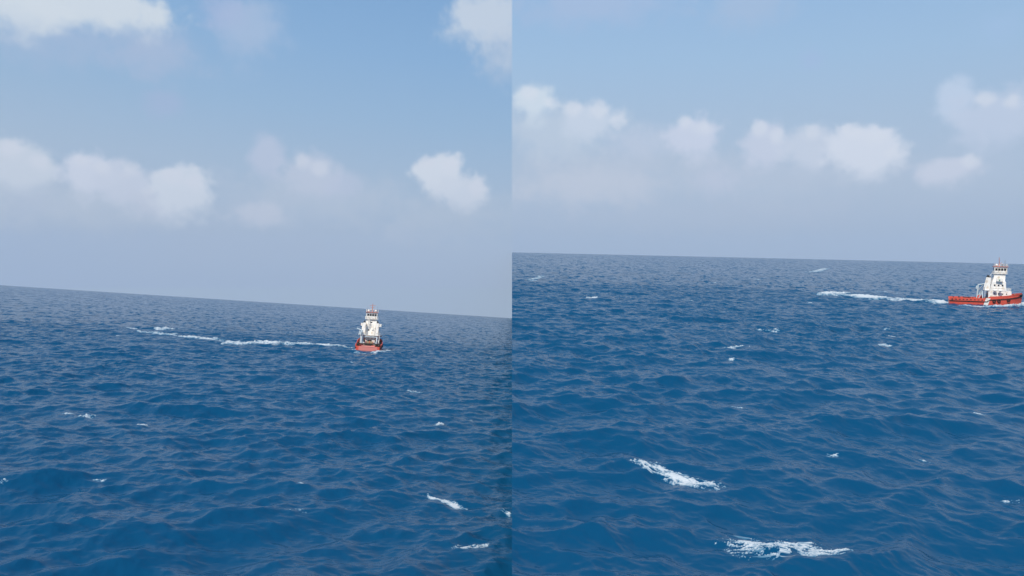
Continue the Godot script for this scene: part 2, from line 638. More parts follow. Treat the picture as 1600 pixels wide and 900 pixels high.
	for x in [-2.6, 0.0, 2.6]:
		box("door" if x == 0.0 else "vent_opening", Vector3(1.5 if x == 0.0 else 1.1, 2.2 if x == 0.0 else 1.3, 0.1), Vector3(x, 3.2 if x == 0.0 else 3.9, -0.97), M.dark, low)
	box("deck_overhang", Vector3(8.3, 0.16, 2.0), Vector3(0, 6.18, -0.4), M.white, low)
	for x in [-3.9, 3.9]:
		tube("stanchion", Vector3(x, 1.75, 0.35), Vector3(x, 6.1, 0.35), 0.1, 0.1, M.white, low)
	# --- second tier, narrower forward, set back from the bow
	var mid := house("accommodation_block", [-1.6, -8.1, 3.85, 3.3], [-2.3, -7.9, 3.7, 3.1], 6.1, 9.9, M.white, t)
	for x in [-2.5, -0.9, 0.9, 2.5]:
		var w := box("window", Vector3(0.75, 0.8, 0.12), Vector3(x, 8.3, -1.98), M.grey, mid, Vector3(0.18, 0, 0))
		box("pane", Vector3(0.55, 0.6, 0.06), Vector3(0, 0, 0.045), M.glass, w)
		w = box("window", Vector3(0.7, 0.75, 0.12), Vector3(x, 8.3, -8.02), M.grey, mid)
		box("pane", Vector3(0.52, 0.57, 0.06), Vector3(0, 0, -0.045), M.glass, w)
	for side in [-1.0, 1.0]:
		for k in 3:
			var z := -3.4 - k * 1.6
			var hw := lerpf(3.74, 3.2, (-2.0 - z) / 6.0)
			var w := box("window", Vector3(0.12, 0.75, 0.75), Vector3(side * hw, 8.3, z), M.grey, mid, Vector3(0, -0.09 * side, 0))
			box("pane", Vector3(0.06, 0.57, 0.57), Vector3(side * 0.045, 0, 0), M.glass, w)
		# bridge wings
		var wing := box("bridge_wing", Vector3(1.6, 0.16, 2.6), Vector3(side * 3.5, 10.0, -5.2), M.white, t)
		box("wing_screen", Vector3(0.1, 1.05, 2.5), Vector3(side * 0.74, 0.6, 0), M.white, wing)
		box("wing_screen", Vector3(1.4, 1.05, 0.1), Vector3(0, 0.6, 1.2), M.white, wing)
		box("side_light", Vector3(0.2, 0.35, 0.5), Vector3(side * 0.9, 0.5, 0), M.sidelight_red if side < 0.0 else M.sidelight_green, wing)
	# --- third tier and wheelhouse
	var up := house("tower", [-2.6, -7.6, 2.5, 2.4], [-3.3, -7.7, 2.25, 2.2], 9.9, 12.9, M.white, t)
	var w1 := box("window", Vector3(0.8, 0.8, 0.12), Vector3(0, 11.5, -2.96), M.grey, up, Vector3(0.22, 0, 0))
	box("pane", Vector3(0.6, 0.6, 0.06), Vector3(0, 0, 0.045), M.glass, w1)
	box("door", Vector3(0.08, 1.8, 0.8), Vector3(2.36, 11.0, -5.0), M.cream, up)
	box("door", Vector3(0.08, 1.8, 0.8), Vector3(-2.36, 11.0, -5.0), M.cream, up)
	box("landing", Vector3(5.4, 0.14, 6.0), Vector3(0, 12.95, -5.5), M.white, t)
	var wh := house("wheelhouse", [-3.2, -8.0, 2.2, 2.15], [-3.0, -8.35, 2.4, 2.3], 13.02, 15.7, M.white, t)
	for x in [-1.55, -0.52, 0.52, 1.55]:
		var w := box("window", Vector3(0.86, 1.05, 0.1), Vector3(x, 14.75, -8.22), M.grey, wh, Vector3(0.13, 0, 0))
		box("pane", Vector3(0.74, 0.92, 0.06), Vector3(0, 0, -0.04), M.glass, w)
		w = box("window", Vector3(0.86, 0.95, 0.1), Vector3(x, 14.75, -3.06), M.grey, wh, Vector3(0.07, 0, 0))
		box("pane", Vector3(0.74, 0.82, 0.06), Vector3(0, 0, 0.04), M.glass, w)
	for side in [-1.0, 1.0]:
		for k in 4:
			var w := box("window", Vector3(0.1, 1.0, 0.95), Vector3(side * 2.33, 14.75, -3.9 - k * 1.15), M.grey, wh, Vector3(0, 0, -0.06 * side))
			box("pane", Vector3(0.06, 0.88, 0.83), Vector3(side * 0.04, 0, 0), M.glass, w)
	box("roof", Vector3(5.2, 0.22, 6.0), Vector3(0, 15.82, -5.65), M.orange, wh)
	# --- mast
	var mast := tube("mast", Vector3(0, 15.9, -5.2), Vector3(0, 19.6, -5.0), 0.2, 0.09, M.orange, t)
	mesh_node("yard", bars([[Vector3(-1.3, 1.0, 0), Vector3(1.3, 1.0, 0)], [Vector3(-0.8, 0.2, 0), Vector3(0.8, 0.2, 0)], [Vector3(0, -1.0, 0.1), Vector3(0, -0.2, 1.0)]], 0.06), M.orange, mast)
	box("radar_scanner", Vector3(2.2, 0.18, 0.22), Vector3(0, 17.1, -6.3), M.white, t)
	tube("radar_pedestal", Vector3(0, 15.9, -6.3), Vector3(0, 17.0, -6.3), 0.22, 0.16, M.dark, t)
	var dome := SphereMesh.new()
	dome.radius = 0.5
	dome.height = 1.0
	dome.radial_segments = 16
	dome.rings = 8
	mesh_node("antenna_dome", dome, M.white, t, Vector3(1.5, 16.45, -4.0))
	mesh_node("antenna_dome", dome, M.white, t, Vector3(-1.5, 16.45, -4.2))
	for x in [-2.0, 2.0]:
		tube("whip_antenna", Vector3(x, 15.9, -7.5), Vector3(x * 1.05, 18.6, -7.4), 0.04, 0.02, M.dark, t, 6)
	for x in [-1.1, 1.1]:
		var lamp := tube("searchlight", Vector3(x, 16.4, -8.1), Vector3(x, 16.35, -8.5), 0.2, 0.26, M.grey, t)
		tube("bracket", Vector3(0, -0.1, 0.2), Vector3(0, -0.1, 0.5), 0.07, 0.07, M.dark, lamp, 6)
	# --- twin funnels abaft the accommodation, leaning forward
	for side in [-1.0, 1.0]:
		var fn := house("funnel", [0.6, -1.5, 0.62, 0.62], [-0.5, -1.9, 0.5, 0.5], 6.2, 11.4, M.white, t)
		fn.position.x = side * 2.7
		box("funnel_top", Vector3(0.9, 0.5, 1.3), Vector3(0, 11.5, -1.2), M.dark, fn)
		tube("exhaust_pipe", Vector3(0, 11.6, -1.1), Vector3(0, 12.3, -0.9), 0.22, 0.22, M.dark, fn)
	# --- life rafts and rescue boat
	for side in [-1.0, 1.0]:
		for k in 2:
			var raft := CapsuleMesh.new()
			raft.radius = 0.42
			raft.height = 1.7
			raft.radial_segments = 12
			raft.rings = 4
			var lr := mesh_node("life_raft", raft, M.white, t, Vector3(side * 4.6, 6.3, -3.6 - k * 2.1), Vector3(PI / 2, 0, 0))
			box("cradle", Vector3(1.3, 0.5, 0.3), Vector3(-side * 0.45, 0, 0.42), M.grey, lr)
	# --- railings, one run each
	for run in [
			[Vector3(-4.05, 6.25, 0.5), Vector3(4.05, 6.25, 0.5)], [Vector3(-3.0, 6.15, -10.1), Vector3(3.0, 6.15, -10.1)],
			[Vector3(3.9, 6.15, -1.2), Vector3(3.1, 6.15, -10.1)], [Vector3(-3.9, 6.15, -1.2), Vector3(-3.1, 6.15, -10.1)],
			[Vector3(-3.6, 9.95, -2.4), Vector3(3.6, 9.95, -2.4)], [Vector3(-2.6, 13.05, -2.6), Vector3(2.6, 13.05, -2.6)],
			[Vector3(-2.5, 15.95, -3.0), Vector3(2.5, 15.95, -3.0)], [Vector3(2.5, 15.95, -3.0), Vector3(2.5, 15.95, -8.4)], [Vector3(-2.5, 15.95, -3.0), Vector3(-2.5, 15.95, -8.4)],
			[Vector3(2.65, 13.05, -2.6), Vector3(2.65, 13.05, -8.3)], [Vector3(-2.65, 13.05, -2.6), Vector3(-2.65, 13.05, -8.3)]]:
		var a: Vector3 = run[0]
		var b: Vector3 = run[1]
		var list := []
		for h in [0.35, 0.7, 1.05]:
			list.append([a + Vector3(0, h, 0), b + Vector3(0, h, 0)])
		var posts := int(a.distance_to(b) / 1.1)
		for k in posts + 1:
			var p := a.lerp(b, float(k) / posts)
			list.append([p, p + Vector3(0, 1.05, 0)])
		mesh_node("railing", bars(list, 0.035), M.white, t)
	# --- stair from the landing down abaft the tower
	for flight in [[Vector3(1.1, 6.2, 0.3), Vector3(1.1, 9.9, -1.8)], [Vector3(-1.1, 9.95, -1.0), Vector3(-1.1, 12.95, -3.0)]]:
		var a: Vector3 = flight[0]
		var b: Vector3 = flight[1]
		var list := []
		for o in [-0.35, 0.35]:
			list.append([a + Vector3(o, 0, 0), b + Vector3(o, 0, 0)])
			list.append([a + Vector3(o, 0.9, 0), b + Vector3(o, 0.9, 0)])
		for k in 12:
			var p := a.lerp(b, (k + 0.5) / 12.0)
			list.append([p - Vector3(0.35, 0, 0), p + Vector3(0.35, 0, 0)])
		mesh_node("ladder", bars(list, 0.05), M.white, t)
	# --- towing winch, crane and gear on the after deck
	var winch := box("towing_winch", Vector3(3.6, 0.4, 2.2), Vector3(0, 2.0, 2.0), M.dark, t)
	tube("drum", Vector3(-1.3, 1.0, 0), Vector3(1.3, 1.0, 0), 0.75, 0.75, M.rope, winch, 16)
	for x in [-1.45, 0.0, 1.45]:
		tube("drum_flange", Vector3(x - 0.06, 1.0, 0), Vector3(x + 0.06, 1.0, 0), 1.05, 1.05, M.red, winch, 16)
	var crane := tube("deck_crane", Vector3(-3.3, 1.75, 2.9), Vector3(-3.3, 8.2, 2.7), 0.42, 0.34, M.pale_blue, t, 12)
	tube("boom", Vector3(0, 3.1, 0), Vector3(2.4, 4.0, 4.4), 0.26, 0.16, M.pale_blue, crane)
	tube("ram", Vector3(0.1, 0.8, 0.2), Vector3(1.3, 3.5, 2.3), 0.13, 0.1, M.grey, crane)
	box("cab", Vector3(1.1, 1.3, 1.2), Vector3(0.7, 2.0, -0.2), M.pale_blue, crane)
	var gantry := mesh_node("towing_gantry", bars([[Vector3(-3.6, 1.75, 1.0), Vector3(-2.9, 5.6, 1.4)], [Vector3(3.6, 1.75, 1.0), Vector3(2.9, 5.6, 1.4)], [Vector3(-2.95, 5.6, 1.4), Vector3(2.95, 5.6, 1.4)], [Vector3(-2.9, 5.6, 1.4), Vector3(-2.6, 1.75, 3.2)], [Vector3(2.9, 5.6, 1.4), Vector3(2.6, 1.75, 3.2)]], 0.19), M.pale_blue, t)
	box("floodlight", Vector3(0.5, 0.35, 0.25), Vector3(-1.4, 5.95, 1.45), M.grey, gantry)
	box("floodlight", Vector3(0.5, 0.35, 0.25), Vector3(1.4, 5.95, 1.45), M.grey, gantry)
	var gob := []
	for z in [6.2, 10.6]:
		gob.append([Vector3(-4.7, 2.9, z), Vector3(4.7, 2.9, z)])
		gob.append([Vector3(-4.75, 1.75, z), Vector3(-4.7, 2.9, z)])
		gob.append([Vector3(4.75, 1.75, z), Vector3(4.7, 2.9, z)])
	mesh_node("towing_bow", bars(gob, 0.14), M.dark, t)
	for side in [-1.0, 1.0]:
		for z in [4.6, 12.9]:
			var bo := tube("bollard", Vector3(side * 4.2, 1.72, z), Vector3(side * 4.2, 2.65, z), 0.22, 0.22, M.dark, t)
			tube("cap", Vector3(0, 0.44, 0), Vector3(0, 0.52, 0), 0.3, 0.3, M.dark, bo)
	box("transom_glare_plate", Vector3(7.4, 1.7, 0.12), Vector3(0, 1.15, 15.03), M.sunlit_pale_red, hull)  # added plate: sun glare on the transom, put into its paler red
	tube("stern_roller", Vector3(-2.6, 2.05, 14.85), Vector3(2.6, 2.05, 14.85), 0.32, 0.32, M.sunlit_pale_red, t, 14)
	box("hatch", Vector3(1.6, 0.5, 1.6), Vector3(1.8, 2.0, 8.0), M.red, t)
	box("deck_crate", Vector3(1.5, 1.2, 2.2), Vector3(-3.0, 2.36, 7.6), M.dark_red, t)
	box("deck_crate", Vector3(1.3, 0.9, 1.5), Vector3(3.2, 2.2, 5.2), M.dark, t)
	var coil := TorusMesh.new()
	coil.inner_radius = 0.4
	coil.outer_radius = 0.95
	coil.rings = 18
	coil.ring_segments = 8
	mesh_node("rope_coil", coil, M.rope, t, Vector3(-1.2, 2.0, 11.6))
	# --- foredeck
	var wl := box("anchor_windlass", Vector3(2.2, 0.6, 1.0), Vector3(0, 4.1, -12.2), M.dark, t)
	tube("drum", Vector3(-0.9, 0.5, 0), Vector3(0.9, 0.5, 0), 0.4, 0.4, M.rope, wl, 12)
	for side in [-1.0, 1.0]:
		tube("bitt", Vector3(side * 1.5, 3.6, -11.6), Vector3(side * 1.5, 4.7, -11.6), 0.2, 0.2, M.dark, t)
		var an := box("anchor", Vector3(0.25, 0.9, 0.3), Vector3(side * 2.28, 3.4, -13.0), M.dark, hull, Vector3(0, 0.55 * side, -0.3 * side))
		an.name = "anchor"
	for side in [-1.0, 1.0]:
		var ring := TorusMesh.new()
		ring.inner_radius = 0.24
		ring.outer_radius = 0.42
		ring.rings = 16
		ring.ring_segments = 8
		mesh_node("lifebuoy", ring, M.orange, t, Vector3(side * 2.3, 4.6, -0.85), Vector3(PI / 2, 0, 0))
	return t

func place_tug(t: Node3D, sh: Dictionary, at: Vector2, heading: float, heel := 0.0) -> void:
	# heading: angle in the sheet, 0 = away from the camera (local -z), positive to starboard
	var b := Basis(sh.ex, sh.n, sh.ez) * Basis(Vector3.UP, -heading) * Basis(Vector3.BACK, heel) * Basis.from_scale(Vector3(1, 1, 0.84))
	t.transform = Transform3D(b, sh.O + sh.ex * at.x + sh.ez * at.y - sh.n * 0.15)

# ------------------------------------------------------------------ sky
var sky_w := 2048
var sky_h := 1024
var sky_img: Image

func puff(az: float, el: float, rx: float, ry: float, strength: float, col: Color, lo := -1000.0, hi := 1000.0, hard := 0.35) -> void:
	# one rounded lobe of cloud, crisp above and melting away below; angles in degrees, kept between the azimuths lo and hi
	var kx := 1.0 / maxf(0.2, cos(deg_to_rad(el)))
	var per := sky_w / 360.0
	var u0 := int(floor((az - rx * kx * 1.5) * per))
	var u1 := int(ceil((az + rx * kx * 1.5) * per))
	var v0 := maxi(0, int(floor((90.0 - el - ry * 1.5) * per)))
	var v1 := mini(sky_h - 1, int(ceil((90.0 - el + ry * 1.8) * per)))
	for v in range(v0, v1 + 1):
		var e := 90.0 - (v + 0.5) / per
		for u in range(u0, u1 + 1):
			var a := (u + 0.5) / per
			if a < lo or a > hi:
				continue
			var x := (a - az) / (rx * kx)
			var y := (e - el) / ry
			if y < 0.0:
				y *= 0.8
			var w := noise.get_noise_2d(a * 1.0, e * 1.2) * 0.3 - 0.08 + noise.get_noise_2d(a * 2.7 + 50.0, e * 3.0) * 0.2 + noise.get_noise_2d(a * 6.0, e * 6.5 + 70.0) * 0.1 + noise.get_noise_2d(a * 15.0, e * 16.0 + 20.0) * 0.06
			var rho := sqrt(x * x + y * y) + w
			var soft := minf(0.95, hard * 1.5) if y > 0.0 else lerpf(minf(0.95, hard * 1.5), 0.95, minf(1.0, -y * 1.4))
			var al := smoothstep(1.0, 1.0 - soft, rho) * strength
			if al <= 0.003:
				continue
			var uu := posmod(u, sky_w)
			sky_img.set_pixel(uu, v, sky_img.get_pixel(uu, v).lerp(col, al))

func puff_px(px: float, py: float, rx: float, ry: float, strength: float, col: Color, hard := 0.35) -> void:
	var d := pixel_ray(px, py)
	var az := rad_to_deg(atan2(d.x, -d.z))
	var el := rad_to_deg(atan2(d.y, Vector2(d.x, d.z).length()))
	var deg := rad_to_deg(1.0 / d.length()) / F * 1.06
	if px < 800.0:
		puff(az, el, rx * deg, ry * deg, strength, col, -1000.0, 0.0, hard)
	else:
		puff(az, el, rx * deg, ry * deg, strength, col, 0.0, 1000.0, hard)

func srgb8(r: float, g: float, b: float) -> Color:
	return Color(r / 255.0, g / 255.0, b / 255.0).srgb_to_linear()

func ramp(stops: Array, x: float) -> Color:
	if x <= stops[0][0]:
		return stops[0][1]
	for i in range(1, stops.size()):
		if x < stops[i][0]:
			return stops[i - 1][1].lerp(stops[i][1], (x - stops[i - 1][0]) / (stops[i][0] - stops[i - 1][0]))
	return stops[-1][1]

func make_sky(nl: Vector3, nr: Vector3) -> ImageTexture:
	sky_img = Image.create_empty(sky_w, sky_h, false, Image.FORMAT_RGBF)
	noise.seed = 5
	noise.frequency = 0.22
	noise.fractal_octaves = 3
	# sine of the height above the sea's horizon -> colour
	var left := [[-0.4, srgb8(162, 180, 205)], [0.0, srgb8(161, 179, 205)], [0.09, srgb8(168, 185, 207)], [0.17, srgb8(162, 184, 208)], [0.25, srgb8(147, 178, 209)], [0.33, srgb8(134, 171, 209)], [0.42, srgb8(121, 161, 204)], [0.7, srgb8(96, 140, 190)], [1.0, srgb8(78, 122, 176)]]
	var right := [[-0.4, srgb8(162, 180, 205)], [0.0, srgb8(164, 183, 208)], [0.09, srgb8(173, 190, 211)], [0.17, srgb8(165, 188, 213)], [0.25, srgb8(155, 186, 217)], [0.33, srgb8(144, 179, 216)], [0.42, srgb8(130, 171, 213)], [0.7, srgb8(100, 146, 196)], [1.0, srgb8(78, 122, 176)]]
	var tab_l := []
	var tab_r := []
	for i in 1001:
		tab_l.append(ramp(left, -1.0 + i / 500.0))
		tab_r.append(ramp(right, -1.0 + i / 500.0))
	for v in sky_h:
		var th := PI * (v + 0.5) / sky_h
		var y := cos(th)
		var c := sin(th)
		if y < -0.45:
			sky_img.fill_rect(Rect2i(0, v, sky_w, sky_h - v), srgb8(162, 180, 205))
			break
		for u in sky_w:
			var a := TAU * (u + 0.5) / sky_w          # column 0 looks along -z
			var d := Vector3(c * sin(a), y, -c * cos(a))
			var col: Color
			if u >= sky_w / 2:
				col = tab_l[int(clampf((d.dot(nl) + 1.0) * 500.0, 0.0, 1000.0))]
			else:
				col = tab_r[int(clampf((d.dot(nr) + 1.0) * 500.0, 0.0, 1000.0))]
			sky_img.set_pixel(u, v, col)
	# clouds all round, of the kind that the frame shows
	var hazy := srgb8(186, 196, 214)
	var bright := srgb8(206, 212, 226)
	for k in 70:
		var az := rng.randf_range(42.0, 318.0)
		if az > 180.0:
			az -= 360.0
		var el := rng.randf_range(5.0, 42.0)
		var size := rng.randf_range(1.5, 4.0) * (0.6 + el / 25.0)
		for q in 4:
			puff(az + rng.randf_range(-1.3, 1.3) * size, el + rng.randf_range(-0.15, 0.25) * size, size * rng.randf_range(0.7, 1.2), size * rng.randf_range(0.45, 0.8), rng.randf_range(0.35, 0.8), hazy.lerp(bright, rng.randf()))
	sky_img.resize(4096, 2048, Image.INTERPOLATE_BILINEAR)
	sky_w = 4096
	sky_h = 2048
	# left half
	var veil := srgb8(168, 184, 211)
	puff_px(120, 312, 240, 46, 0.7, srgb8(184, 196, 212), 0.95)
	puff_px(480, 308, 220, 46, 0.65, srgb8(181, 194, 212), 0.95)
	puff_px(700, 335, 160, 40, 0.6, srgb8(180, 193, 210), 0.95)
	puff_px(330, 385, 260, 34, 0.3, srgb8(170, 184, 205), 0.95)
	puff_px(250, 75, 90, 50, 0.55, veil, 0.9)
	puff_px(120, 60, 190, 45, 0.5, veil, 0.9)
	puff_px(110, 2, 165, 42, 0.95, srgb8(204, 214, 224), 0.4)
	puff_px(30, 10, 90, 42, 0.8, srgb8(204, 214, 224), 0.5)
	puff_px(385, 45, 66, 52, 0.75, srgb8(166, 186, 214), 0.6)
	puff_px(345, 15, 40, 35, 0.5, srgb8(164, 180, 214), 0.8)
	puff_px(255, 160, 36, 24, 0.5, srgb8(163, 179, 211), 0.9)
	puff_px(765, 30, 82, 55, 0.9, srgb8(194, 206, 221), 0.45)
	puff_px(790, 80, 60, 45, 0.55, srgb8(182, 196, 215), 0.9)
	puff_px(25, 262, 54, 50, 0.95, srgb8(198, 208, 222), 0.3)
	puff_px(45, 315, 38, 30, 0.6, srgb8(180, 193, 213), 0.6)
	puff_px(138, 272, 40, 38, 0.95, srgb8(202, 210, 226), 0.3)
	puff_px(192, 288, 50, 38, 0.9, srgb8(196, 205, 222), 0.35)
	puff_px(240, 315, 46, 26, 0.8, srgb8(192, 201, 218), 0.5)
	puff_px(287, 302, 52, 42, 0.95, srgb8(204, 213, 226), 0.3)
	puff_px(418, 245, 34, 38, 0.8, srgb8(184, 195, 217), 0.45)
	puff_px(485, 272, 54, 38, 0.8, srgb8(188, 198, 217), 0.4)
	puff_px(540, 288, 32, 22, 0.65, srgb8(184, 195, 217), 0.5)
	puff_px(400, 335, 44, 22, 0.85, srgb8(191, 200, 217), 0.4)
	puff_px(690, 270, 46, 36, 0.95, srgb8(208, 216, 228), 0.3)
	puff_px(722, 300, 44, 30, 0.9, srgb8(202, 211, 225), 0.4)
	puff_px(618, 360, 34, 20, 0.4, srgb8(182, 194, 212), 0.8)
	for q in [[20, 232, 20], [60, 252, 16], [128, 248, 15], [160, 262, 14], [205, 262, 17], [270, 276, 17], [305, 285, 17], [470, 250, 16], [500, 262, 15], [668, 252, 15], [705, 258, 19], [745, 292, 15], [230, 300, 14]]:
		puff_px(q[0], q[1], q[2], q[2] * 0.8, 0.55, srgb8(208, 214, 227), 0.5)
	# right half
	puff_px(960, 262, 230, 52, 0.75, srgb8(183, 195, 213), 0.95)
	puff_px(1240, 272, 200, 46, 0.65, srgb8(182, 195, 214), 0.95)
	puff_px(1540, 250, 120, 50, 0.5, srgb8(178, 194, 215), 0.95)
	puff_px(1100, 335, 330, 34, 0.4, srgb8(177, 190, 210), 0.95)
	puff_px(930, 10, 160, 30, 0.6, srgb8(168, 186, 216), 0.9)
	puff_px(1170, 12, 90, 34, 0.6, srgb8(166, 186, 214), 0.9)
	puff_px(1270, 88, 24, 22, 0.5, srgb8(160, 183, 219), 0.9)
	puff_px(880, 205, 110, 50, 0.75, srgb8(188, 202, 219), 0.5)
	puff_px(838, 158, 34, 30, 0.95, srgb8(203, 216, 229), 0.4)
	puff_px(925, 190, 50, 36, 0.85, srgb8(197, 209, 226), 0.4)
	puff_px(1000, 220, 80, 32, 0.65, srgb8(188, 200, 220), 0.6)
	puff_px(1085, 212, 46, 38, 0.9, srgb8(199, 208, 227), 0.35)
	puff_px(910, 288, 140, 36, 0.7, srgb8(192, 201, 217), 0.7)
	puff_px(1122, 282, 46, 26, 0.6, srgb8(190, 199, 219), 0.6)
	puff_px(1195, 225, 40, 40, 0.85, srgb8(197, 206, 225), 0.4)
	puff_px(1262, 230, 46, 40, 0.85, srgb8(198, 208, 225), 0.4)
	puff_px(1352, 238, 55, 46, 0.95, srgb8(209, 217, 231), 0.3)
	puff_px(1490, 158, 32, 36, 0.85, srgb8(190, 206, 228), 0.4)
	puff_px(1560, 185, 80, 48, 0.85, srgb8(190, 203, 224), 0.4)
	puff_px(1480, 268, 54, 24, 0.9, srgb8(200, 208, 225), 0.4)
	puff_px(1565, 40, 40, 26, 0.4, srgb8(160, 188, 222), 0.9)
	for q in [[830, 145, 16], [862, 160, 15], [895, 168, 16], [935, 172, 18], [965, 190, 16], [1070, 188, 17], [1100, 198, 17], [1185, 200, 16], [1215, 212, 15], [1265, 205, 18], [1335, 205, 18], [1370, 212, 18], [1395, 240, 14], [1540, 155, 17], [1580, 158, 15], [1515, 252, 14]]:
		puff_px(q[0], q[1], q[2], q[2] * 0.8, 0.55, srgb8(212, 219, 231), 0.5)
	return ImageTexture.create_from_image(sky_img)

func horizon_normal(h0: Vector2, h1: Vector2) -> Vector3:
	var n := pixel_ray(h0.x, h0.y).cross(pixel_ray(h1.x, h1.y)).normalized()
	return n if n.y > 0.0 else -n

func ripple_map() -> NoiseTexture2D:
	var f := FastNoiseLite.new()
	f.seed = 11
	f.noise_type = FastNoiseLite.TYPE_SIMPLEX_SMOOTH
	f.frequency = 0.018
	f.fractal_octaves = 4
	f.fractal_gain = 0.55
	var t := NoiseTexture2D.new()
	t.noise = f
	t.width = 1024
	t.height = 1024
	t.seamless = true
	t.as_normal_map = true
	t.bump_strength = 6.0
	return t

# ------------------------------------------------------------------
func _ready() -> void:
	rng.seed = 20231
	# horizon of each half, in pixels of the photograph
	var hl0 := Vector2(0, 444)
	var hl1 := Vector2(800, 496)
	var hr0 := Vector2(800, 393)
	var hr1 := Vector2(1600, 411)
	# --- camera
	var cam := Camera3D.new()
	cam.name = "camera"
	cam.position = Vector3(0, EYE, 0)
	cam.fov = rad_to_deg(2.0 * atan(450.0 / F))
	cam.near = 0.1
	cam.far = 40000.0
	add_child(cam)
	cam.current = true
	# --- sky, exposure
	var env := Environment.new()
	env.background_mode = Environment.BG_SKY
	var psm := PanoramaSkyMaterial.new()
	psm.panorama = make_sky(horizon_normal(hl0, hl1), horizon_normal(hr0, hr1))
	psm.filter = true
	var sky := Sky.new()
	sky.sky_material = psm
	psm.energy_multiplier = 1.08
	env.sky = sky
	env.tonemap_mode = Environment.TONE_MAPPER_LINEAR
	env.tonemap_exposure = 1.0
	env.fog_enabled = true
	env.fog_density = 0.000028
	env.fog_light_color = Color(0.80, 0.89, 1.0)
	env.sdfgi_enabled = true
	env.ssao_enabled = true
	env.ssil_enabled = true
	var we := WorldEnvironment.new()
	we.name = "world_environment"
	we.environment = env
	add_child(we)
	# --- sun: high, behind the camera and to its left
	var sun := DirectionalLight3D.new()
	sun.name = "sun"
	sun.light_energy = 1.45
	sun.light_color = Color(1.0, 0.96, 0.9)
	sun.light_angular_distance = 0.5
	sun.shadow_enabled = true
	sun.rotation_degrees = Vector3(-52, -28, 0)
	add_child(sun)
	print("sky done ", Time.get_ticks_msec())

	# --- materials
	M.water = paint(lin(0.003, 0.057, 0.138), 0.19, 0.0, 0.19)
	M.water.normal_enabled = true
	M.water.normal_texture = ripple_map()
	M.water.normal_scale = 0.15
	M.water.uv1_triplanar = true
	M.water.uv1_scale = Vector3(0.22, 0.22, 0.22)
	M.foam = paint(Color.WHITE, 0.9, 0.0, 0.2)
	M.foam.vertex_color_use_as_albedo = true
	M.red = worn(lin(0.72, 0.105, 0.068), lin(0.45, 0.08, 0.05), 0.45, 3)
	M.sunlit_pale_red = paint(lin(0.70, 0.24, 0.21), 0.6)  # hull red made paler, with the sun's glare in the colour
	M.dark_red = paint(lin(0.16, 0.03, 0.03), 0.6)
	M.orange = paint(lin(0.58, 0.20, 0.12), 0.5)
	M.white = worn(lin(0.86, 0.85, 0.82), lin(0.62, 0.50, 0.38), 0.5, 4)
	M.cream = paint(lin(0.62, 0.56, 0.45), 0.5)
	M.deck = paint(lin(0.13, 0.06, 0.045), 0.8)
	M.dark = paint(lin(0.035, 0.032, 0.03), 0.6)
	M.rubber = paint(lin(0.02, 0.02, 0.022), 0.8)
	M.grey = paint(lin(0.35, 0.36, 0.37), 0.5)
	M.glass = paint(lin(0.015, 0.02, 0.025), 0.08)
	M.rope = paint(lin(0.28, 0.22, 0.14), 0.9)
	M.pale_blue = paint(lin(0.50, 0.60, 0.66), 0.5)
	M.sidelight_red = paint(lin(0.4, 0.01, 0.01), 0.3)
	M.sidelight_green = paint(lin(0.01, 0.3, 0.1), 0.3)

	# --- sea
	patch.seed = 8
	patch.frequency = 0.012
	patch.fractal_octaves = 3
	make_waves()
	print("waves done ", Time.get_ticks_msec())
	var rs := PackedFloat32Array([0.0])
	var r := 0.6
	while r < REACH:
		rs.append(r)
		if r < 28.0:
			r *= 1.09
		elif r < 420.0:
			r *= 1.0036
		else:
			r *= 1.011
	rs.append(REACH)
	var ts := PackedFloat32Array()
	var th := 0.0
	while th < PI - 0.02:
		ts.append(th)
		if th < 0.66:
			th += 0.0025
		else:
			th += 0.0025 + (th - 0.66) * 0.12
	ts.append(PI)
	var L := make_sheet(-1.0, hl0, hl1, Vector2(37.0, 11.0), rs, ts)
	var R := make_sheet(1.0, hr0, hr1, Vector2(-61.0, 83.0), rs, ts)
	sheets = [L, R]
	print("sheets done ", Time.get_ticks_msec(), "  ", rs.size(), " x ", ts.size())
	var sea := mesh_node(numbered("sea"), sheet_mesh(L, null), M.water, self)
	sea.set_meta("kind", "structure")
	var sea2 := mesh_node(numbered("sea"), sheet_mesh(R, L), M.water, self)
	sea2.set_meta("kind", "structure")
	print("sea meshes ", Time.get_ticks_msec())

	# --- tugs
	var t1 := tug()
	var at1 := on_sheet(L, 574.5, 549.0)
	place_tug(t1, L, at1 + Vector2(0, -12.6).rotated(-0.15), -0.15)
	tag(t1, "red and white tug seen from astern, its transom towards us", "tugboat", "tugs at sea")
	var t2 := t1.duplicate()
	t2.name = numbered("tugboat")
	add_child(t2)
	var at2 := on_sheet(R, 1539.0, 477.0)
	place_tug(t2, R, at2 + Vector2(3.0, -5.0), PI / 2 + 0.5)
	tag(t2, "red and white tug seen from its side, white wake trailing from its stern", "tugboat", "tugs at sea")
	print("tugs ", Time.get_ticks_msec())

	# --- wakes
	foam_for_left(L, at1)
	foam_for_right(R, at2)
	print("done ", Time.get_ticks_msec())

func px_path(sh: Dictionary, pix: Array) -> Array:
	var out := []
	for p in pix:
		out.append(on_sheet(sh, p[0], p[1]))
	return out

